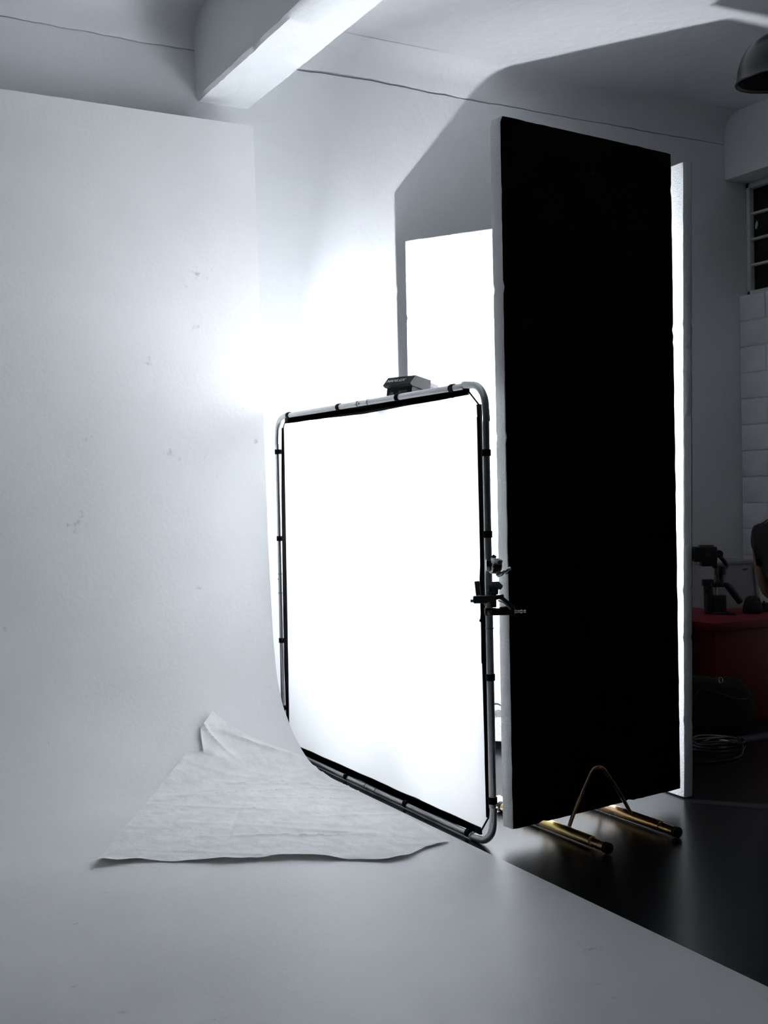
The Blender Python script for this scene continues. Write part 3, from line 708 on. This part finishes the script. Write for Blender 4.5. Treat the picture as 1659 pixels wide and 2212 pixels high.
# camera on a handheld gimbal
gm = thing('camera_gimbal', 'black camera on a motorised gimbal standing on the red table', 'gimbal', (4.29, 4.30, TZ), (0, 0, -YAW))
def G(px, py, y=0): return Vector(((px - 1525) * .00239, y, (1325 - py) * .00239 + .0))
q = MB(); a, b = G(1486, 1212), G(1536, 1180); q.box((a + b) / 2, (b.x - a.x, .07, b.z - a.z), bev=.006); cbdy = q.build('camera_body', M_plastic, gm)
q = MB(); q.cyl(G(1488, 1196), G(1462, 1196), .030, 24, .004); q.build('lens', M_rubber, cbdy)
q = MB(); a, b = G(1500, 1181), G(1530, 1177); q.box((a + b) / 2, (b.x - a.x, .045, .012), bev=.003); q.build('top_plate', M_dplastic, cbdy)
MB().box(G(1515, 1198, -.0365), (.024, .003, .016), bev=.001).build('rear_button', M_dplastic, cbdy)
q = MB(); a, b = G(1503, 1222), G(1533, 1212); q.box((a + b) / 2, (b.x - a.x, .05, b.z - a.z), bev=.003); q.box(G(1533, 1216), (.018, .04, .05), bev=.003); q.build('mounting_plate', M_plastic, gm)
q = MB(); q.cyl(G(1541, 1196, -.03), G(1541, 1196, .03), .020, 22, .003); q.build('roll_motor', M_plastic, gm)
q = MB(); q.tube(spline([G(1541, 1194, .015), G(1550, 1205, .018), G(1559, 1217, .018), G(1560, 1224, .015), G(1553, 1231, .005)], 6), .011, 12); q.build('roll_arm', M_plastic, gm)
q = MB(); q.cyl(G(1546, 1241), G(1546, 1222), .027, 22, .004); q.build('pan_motor', M_plastic, gm)
q = MB(); q.cyl(G(1545, 1266), G(1545, 1240), .018, 18, .002); q.box(G(1540, 1258, -.012), (.02, .02, .03), bev=.003); q.build('neck', M_plastic, gm)
q = MB(); q.box(G(1535, 1263), (.115, .03, .022), bev=.004); q.build('crossbar', M_plastic, gm)
q = MB(); q.cyl(G(1520, 1322), G(1519, 1254), .024, 18, .004); q.box(G(1518, 1258), (.056, .04, .036), bev=.006); q.box(G(1519, 1275), (.04, .04, .03), bev=.006); q.build('grip', M_rubber, gm)
q = MB(); a, b = G(1528, 1320), G(1555, 1285); q.box((a + b) / 2, (b.x - a.x, .05, b.z - a.z), bev=.004); q.build('battery_block', M_plastic, gm)
q = MB(); q.tube([G(1558, 1263), G(1566, 1272), G(1588, 1302)], [.015, .018, .016], 14); q.build('side_handle', M_plastic, gm)
for s in (-1, 0, 1):
    q = MB(); q.box(Vector((.03 + .02 * abs(s), s * .05, .006)), (.13, .022, .010), Matrix.Rotation(s * .7, 3, 'Z'), bev=.003); q.build('tripod_leg', M_plastic, gm)

kb = MB()
kb.lathe([(0, 0), (.046, 0), (.05, .006), (.05, .030), (.044, .05), (.036, .075), (.020, .088), (0, .090)], 28)
tag(kb.build('pouch', M_nylon, loc=(4.475, 4.195, TZ)), 'rounded black pouch beside the gimbal on the red table', 'pouch')
q = MB(); q.box((0, 0, .006), (.11, .05, .012), bev=.003); q.box((-.018, 0, .028), (.055, .045, .034), bev=.004); q.box((-.03, .0, .05), (.010, .010, .010), bev=.002)
tag(q.build('battery_charger', M_plastic, loc=(4.600, 4.20, TZ), rot=(0, 0, -.3)), 'small black battery charger near the front of the red table', 'charger')

# black bag slumped on the floor in front of the table
bg = thing('black_bag', 'slumped black fabric bag on the floor in front of the red table', 'bag', (3.87, 3.905, 0), (0, 0, -.05))
def bagf(u, v):
    th = 2 * PI * u; ph = PI * v - PI / 2; cs = abs(math.cos(ph)) ** .45
    x = .25 * cs * (abs(math.cos(th)) ** .6) * (1 if math.cos(th) >= 0 else -1); y = .082 * cs * (abs(math.sin(th)) ** .6) * (1 if math.sin(th) >= 0 else -1)
    s = math.sin(ph); z = .132 + .130 * (abs(s) ** .7) * (1 if s >= 0 else -1)
    z *= 1 + (-.22 * (x / .25) if z > .13 else 0) * .6 + .16 * nz(x * 6, y * 6, z * 5)
    return Vector((x + .012 * nz(x * 8, z * 8, 3), y + .012 * nz(y * 8, z * 9, 5), max(.002, z)))
MB().grid(48, 24, bagf).build('bag_body', M_nylon, bg)
MB().tube(spline([(-.17, -.085, .17), (-.14, -.10, .225), (-.06, -.10, .215), (.05, -.098, .175), (.14, -.095, .16), (.20, -.08, .17)], 8), .009, 10).build('strap', M_nylon, bg)
q = MB(); q.tube([Vector((-.005 + .011 * math.cos(a), -.085, .262 + .013 * math.sin(a))) for a in [2 * PI * k / 16 for k in range(16)]], .0032, 8, closed=True)
tag(q.build('ring', M_chrome, bg), 'shiny metal ring')

# coiled cable on the floor
pts = []
for k in range(0, 3 * 32):
    a = 2 * PI * k / 32; r = .105 + .012 * math.sin(k * .21) + .010 * math.sin(a * .34)
    pts.append(Vector((r * math.cos(a) * 1.15, r * math.sin(a), .0075 + .013 * (k // 32) + .004 * (1 + math.sin(a * 2.3)))))
pts += [Vector((-.02, -.16, .0075)), Vector((-.18, -.19, .0075)), Vector((-.36, -.12, .0075))]
tag(MB().tube(pts[:96] + spline(pts[95:], 6)[1:], .0055, 8).build('coiled_cable', M_rubber, loc=(3.665, 3.655, 0)), 'coil of black cable lying on the black floor', 'cable')

# ------------------------------------------------------------------ seated person at the right edge of the frame
def skin_mesh(name, joints, edges, m, parent, root, sub=2, solid=0):
    """joints: {key: (x, y, z, radius)}"""
    keys = list(joints); me = bpy.data.meshes.new(name)
    me.from_pydata([joints[k][:3] for k in keys], [(keys.index(a), keys.index(b)) for a, b in edges], [])
    o = bpy.data.objects.new(name, me); COL.objects.link(o); o.parent = parent
    md = o.modifiers.new('skin', 'SKIN'); md.use_smooth_shade = True
    for i, k in enumerate(keys):
        sv = me.skin_vertices[0].data[i]; r = joints[k][3]; sv.radius = r if isinstance(r, tuple) else (r, r); sv.use_root = (k == root)
    sb = o.modifiers.new('subdivision', 'SUBSURF'); sb.levels = sub; sb.render_levels = sub
    me.materials.append(m); return o
pr = thing('person', 'seated person in a black short-sleeved T-shirt, cut by the right edge of the photo', 'person', (3.88, 3.26, 0))
J = {'pelvis': (0, 0, .535, (.125, .15)), 'belly': (-.05, 0, .66, (.11, .14)), 'chest': (-.105, 0, .83, (.115, .16)), 'upchest': (-.135, 0, .945, (.09, .14)), 'neck0': (-.135, 0, 1.02, .058), 'neck1': (-.115, 0, 1.10, .055), 'head0': (-.095, 0, 1.155, (.075, .065)), 'head1': (-.088, 0, 1.215, (.092, .076)), 'head2': (-.092, 0, 1.275, (.085, .072)), 'crown': (-.095, 0, 1.315, .05)}
E_ = [('pelvis', 'belly'), ('belly', 'chest'), ('chest', 'upchest'), ('upchest', 'neck0'), ('neck0', 'neck1'), ('neck1', 'head0'), ('head0', 'head1'), ('head1', 'head2'), ('head2', 'crown')]
for s, n_ in ((-1, 'r'), (1, 'l')):
    J.update({n_ + 'sh': (-.135, s * .165, .965, .062), n_ + 'ua': (-.115, s * .205, .86, .050), n_ + 'el': (-.075, s * .215, .70, .042), n_ + 'fa': (.05, s * .20, .655, .040), n_ + 'wr': (.19, s * .165, .625, .027), n_ + 'pm': (.245, s * .155, .620, (.014, .036)),
              n_ + 'hip': (.02, s * .09, .53, .095), n_ + 'th': (.22, s * .12, .535, .080), n_ + 'kn': (.44, s * .145, .535, .058), n_ + 'ca': (.455, s * .145, .36, .055), n_ + 'an': (.44, s * .145, .10, .037), n_ + 'ft': (.47, s * .15, .045, .036), n_ + 'to': (.60, s * .165, .032, .028)})
    E_ += [('upchest', n_ + 'sh'), (n_ + 'sh', n_ + 'ua'), (n_ + 'ua', n_ + 'el'), (n_ + 'el', n_ + 'fa'), (n_ + 'fa', n_ + 'wr'), (n_ + 'wr', n_ + 'pm'), ('pelvis', n_ + 'hip'), (n_ + 'hip', n_ + 'th'), (n_ + 'th', n_ + 'kn'), (n_ + 'kn', n_ + 'ca'), (n_ + 'ca', n_ + 'an'), (n_ + 'an', n_ + 'ft'), (n_ + 'ft', n_ + 'to')]
    for k, (dy, ln, dz) in enumerate(((-.024, .066, 0), (-.008, .074, .003), (.008, .070, .002), (.023, .056, -.002))):
        b0 = Vector((.275, s * .152 + dy, .620)); 
        J[f'{n_}f{k}a'] = (*(b0 + Vector((.012, 0, dz))), .0095); J[f'{n_}f{k}b'] = (*(b0 + Vector((.012 + ln * .5, dy * .1, dz))), .0085); J[f'{n_}f{k}c'] = (*(b0 + Vector((.012 + ln * .9, dy * .1, dz - .014))), .0075)
        E_ += [(n_ + 'pm', f'{n_}f{k}a'), (f'{n_}f{k}a', f'{n_}f{k}b'), (f'{n_}f{k}b', f'{n_}f{k}c')]
    J[n_ + 't0'] = (.225, s * .155 - s * .040, .616, .011); J[n_ + 't1'] = (.262, s * .155 - s * .060, .612, .0095)
    E_ += [(n_ + 'pm', n_ + 't0'), (n_ + 't0', n_ + 't1')]
skin_mesh('body', J, E_, M_skin, pr, 'pelvis')
def grow(keys, g, over={}):
    d = {}
    for k in keys:
        x, y, z, r = J[k]; r = tuple(a + g for a in r) if isinstance(r, tuple) else r + g
        d[k] = (x, y, z, r)
    d.update(over); return d
T = grow(['pelvis', 'belly', 'chest', 'upchest', 'rsh', 'lsh', 'rua', 'lua'], .020)
T['pelvis'] = (-.02, 0, .555, (.15, .175)); T['neck0'] = (-.135, 0, 1.005, .066)
for s, n_ in ((-1, 'r'), (1, 'l')): T[n_ + 'ua'] = (-.116, s * .205, .845, .074); T[n_ + 'sh'] = (-.135, s * .163, .968, .078)
skin_mesh('t_shirt', T, [('pelvis', 'belly'), ('belly', 'chest'), ('chest', 'upchest'), ('upchest', 'neck0'), ('upchest', 'rsh'), ('upchest', 'lsh'), ('rsh', 'rua'), ('lsh', 'lua')], M_shirt, pr, 'pelvis')
Q = grow(['pelvis', 'rhip', 'lhip', 'rth', 'lth', 'rkn', 'lkn', 'rca', 'lca'], .014)
for s, n_ in ((-1, 'r'), (1, 'l')): Q[n_ + 'an'] = (.44, s * .145, .115, .062)
Q['pelvis'] = (0, 0, .52, (.145, .165))
skin_mesh('trousers', Q, [('pelvis', 'rhip'), ('rhip', 'rth'), ('rth', 'rkn'), ('rkn', 'rca'), ('rca', 'ran'), ('pelvis', 'lhip'), ('lhip', 'lth'), ('lth', 'lkn'), ('lkn', 'lca'), ('lca', 'lan')], M_denim, pr, 'pelvis')
for s in (-1, 1):
    skin_mesh('shoe', {'h': (.425, s * .145, .052, .052), 'm': (.50, s * .152, .046, .046), 't': (.625, s * .168, .038, .037)}, [('h', 'm'), ('m', 't')], M_rubber, pr, 'h')
hc = Vector((-.09, 0, 1.235))
q = MB(); q.ball(hc + Vector((-.014, 0, .022)), .1, 24, 16, (1.0, .84, .92))
q.v = [v if not (v.x > hc.x + .045 and v.z < hc.z + .045) else Vector((hc.x + .045, v.y, max(v.z, hc.z + .045))) for v in q.v]
q.build('hair', M_hair, pr)
for s in (-1, 1):
    MB().ball(hc + Vector((.078, s * .032, -.012)), .0115, 14, 8).build('eye', M_sclera, pr)
    MB().ball(hc + Vector((.0, s * .077, -.018)), .026, 14, 8, (.6, .35, 1)).build('ear', M_skin, pr)
MB().tube([hc + Vector((.083, 0, .0)), hc + Vector((.100, 0, -.032)), hc + Vector((.090, 0, -.042))], [.007, .0135, .008], 12).build('nose', M_skin, pr)
MB().ball(hc + Vector((.070, 0, -.068)), .024, 16, 8, (.55, 1, .3)).build('mouth', M_lips, pr)

sl = thing('stool', 'dark round stool under the seated person', 'stool', (3.90, 3.26, 0))
MB().lathe([(0, .335), (.15, .335), (.165, .345), (.165, .365), (.15, .375), (0, .376)], 36).build('seat', M_nylon, sl)
for k in range(4):
    a = PI / 4 + k * PI / 2; MB().cyl((.10 * math.cos(a), .10 * math.sin(a), .336), (.15 * math.cos(a), .15 * math.sin(a), 0), .012, 12, .001).build('leg', M_steel, sl)
MB().tube([Vector((.128 * math.cos(2 * PI * k / 32), .128 * math.sin(2 * PI * k / 32), .16)) for k in range(32)], .006, 8, closed=True).build('foot_ring', M_steel, sl)
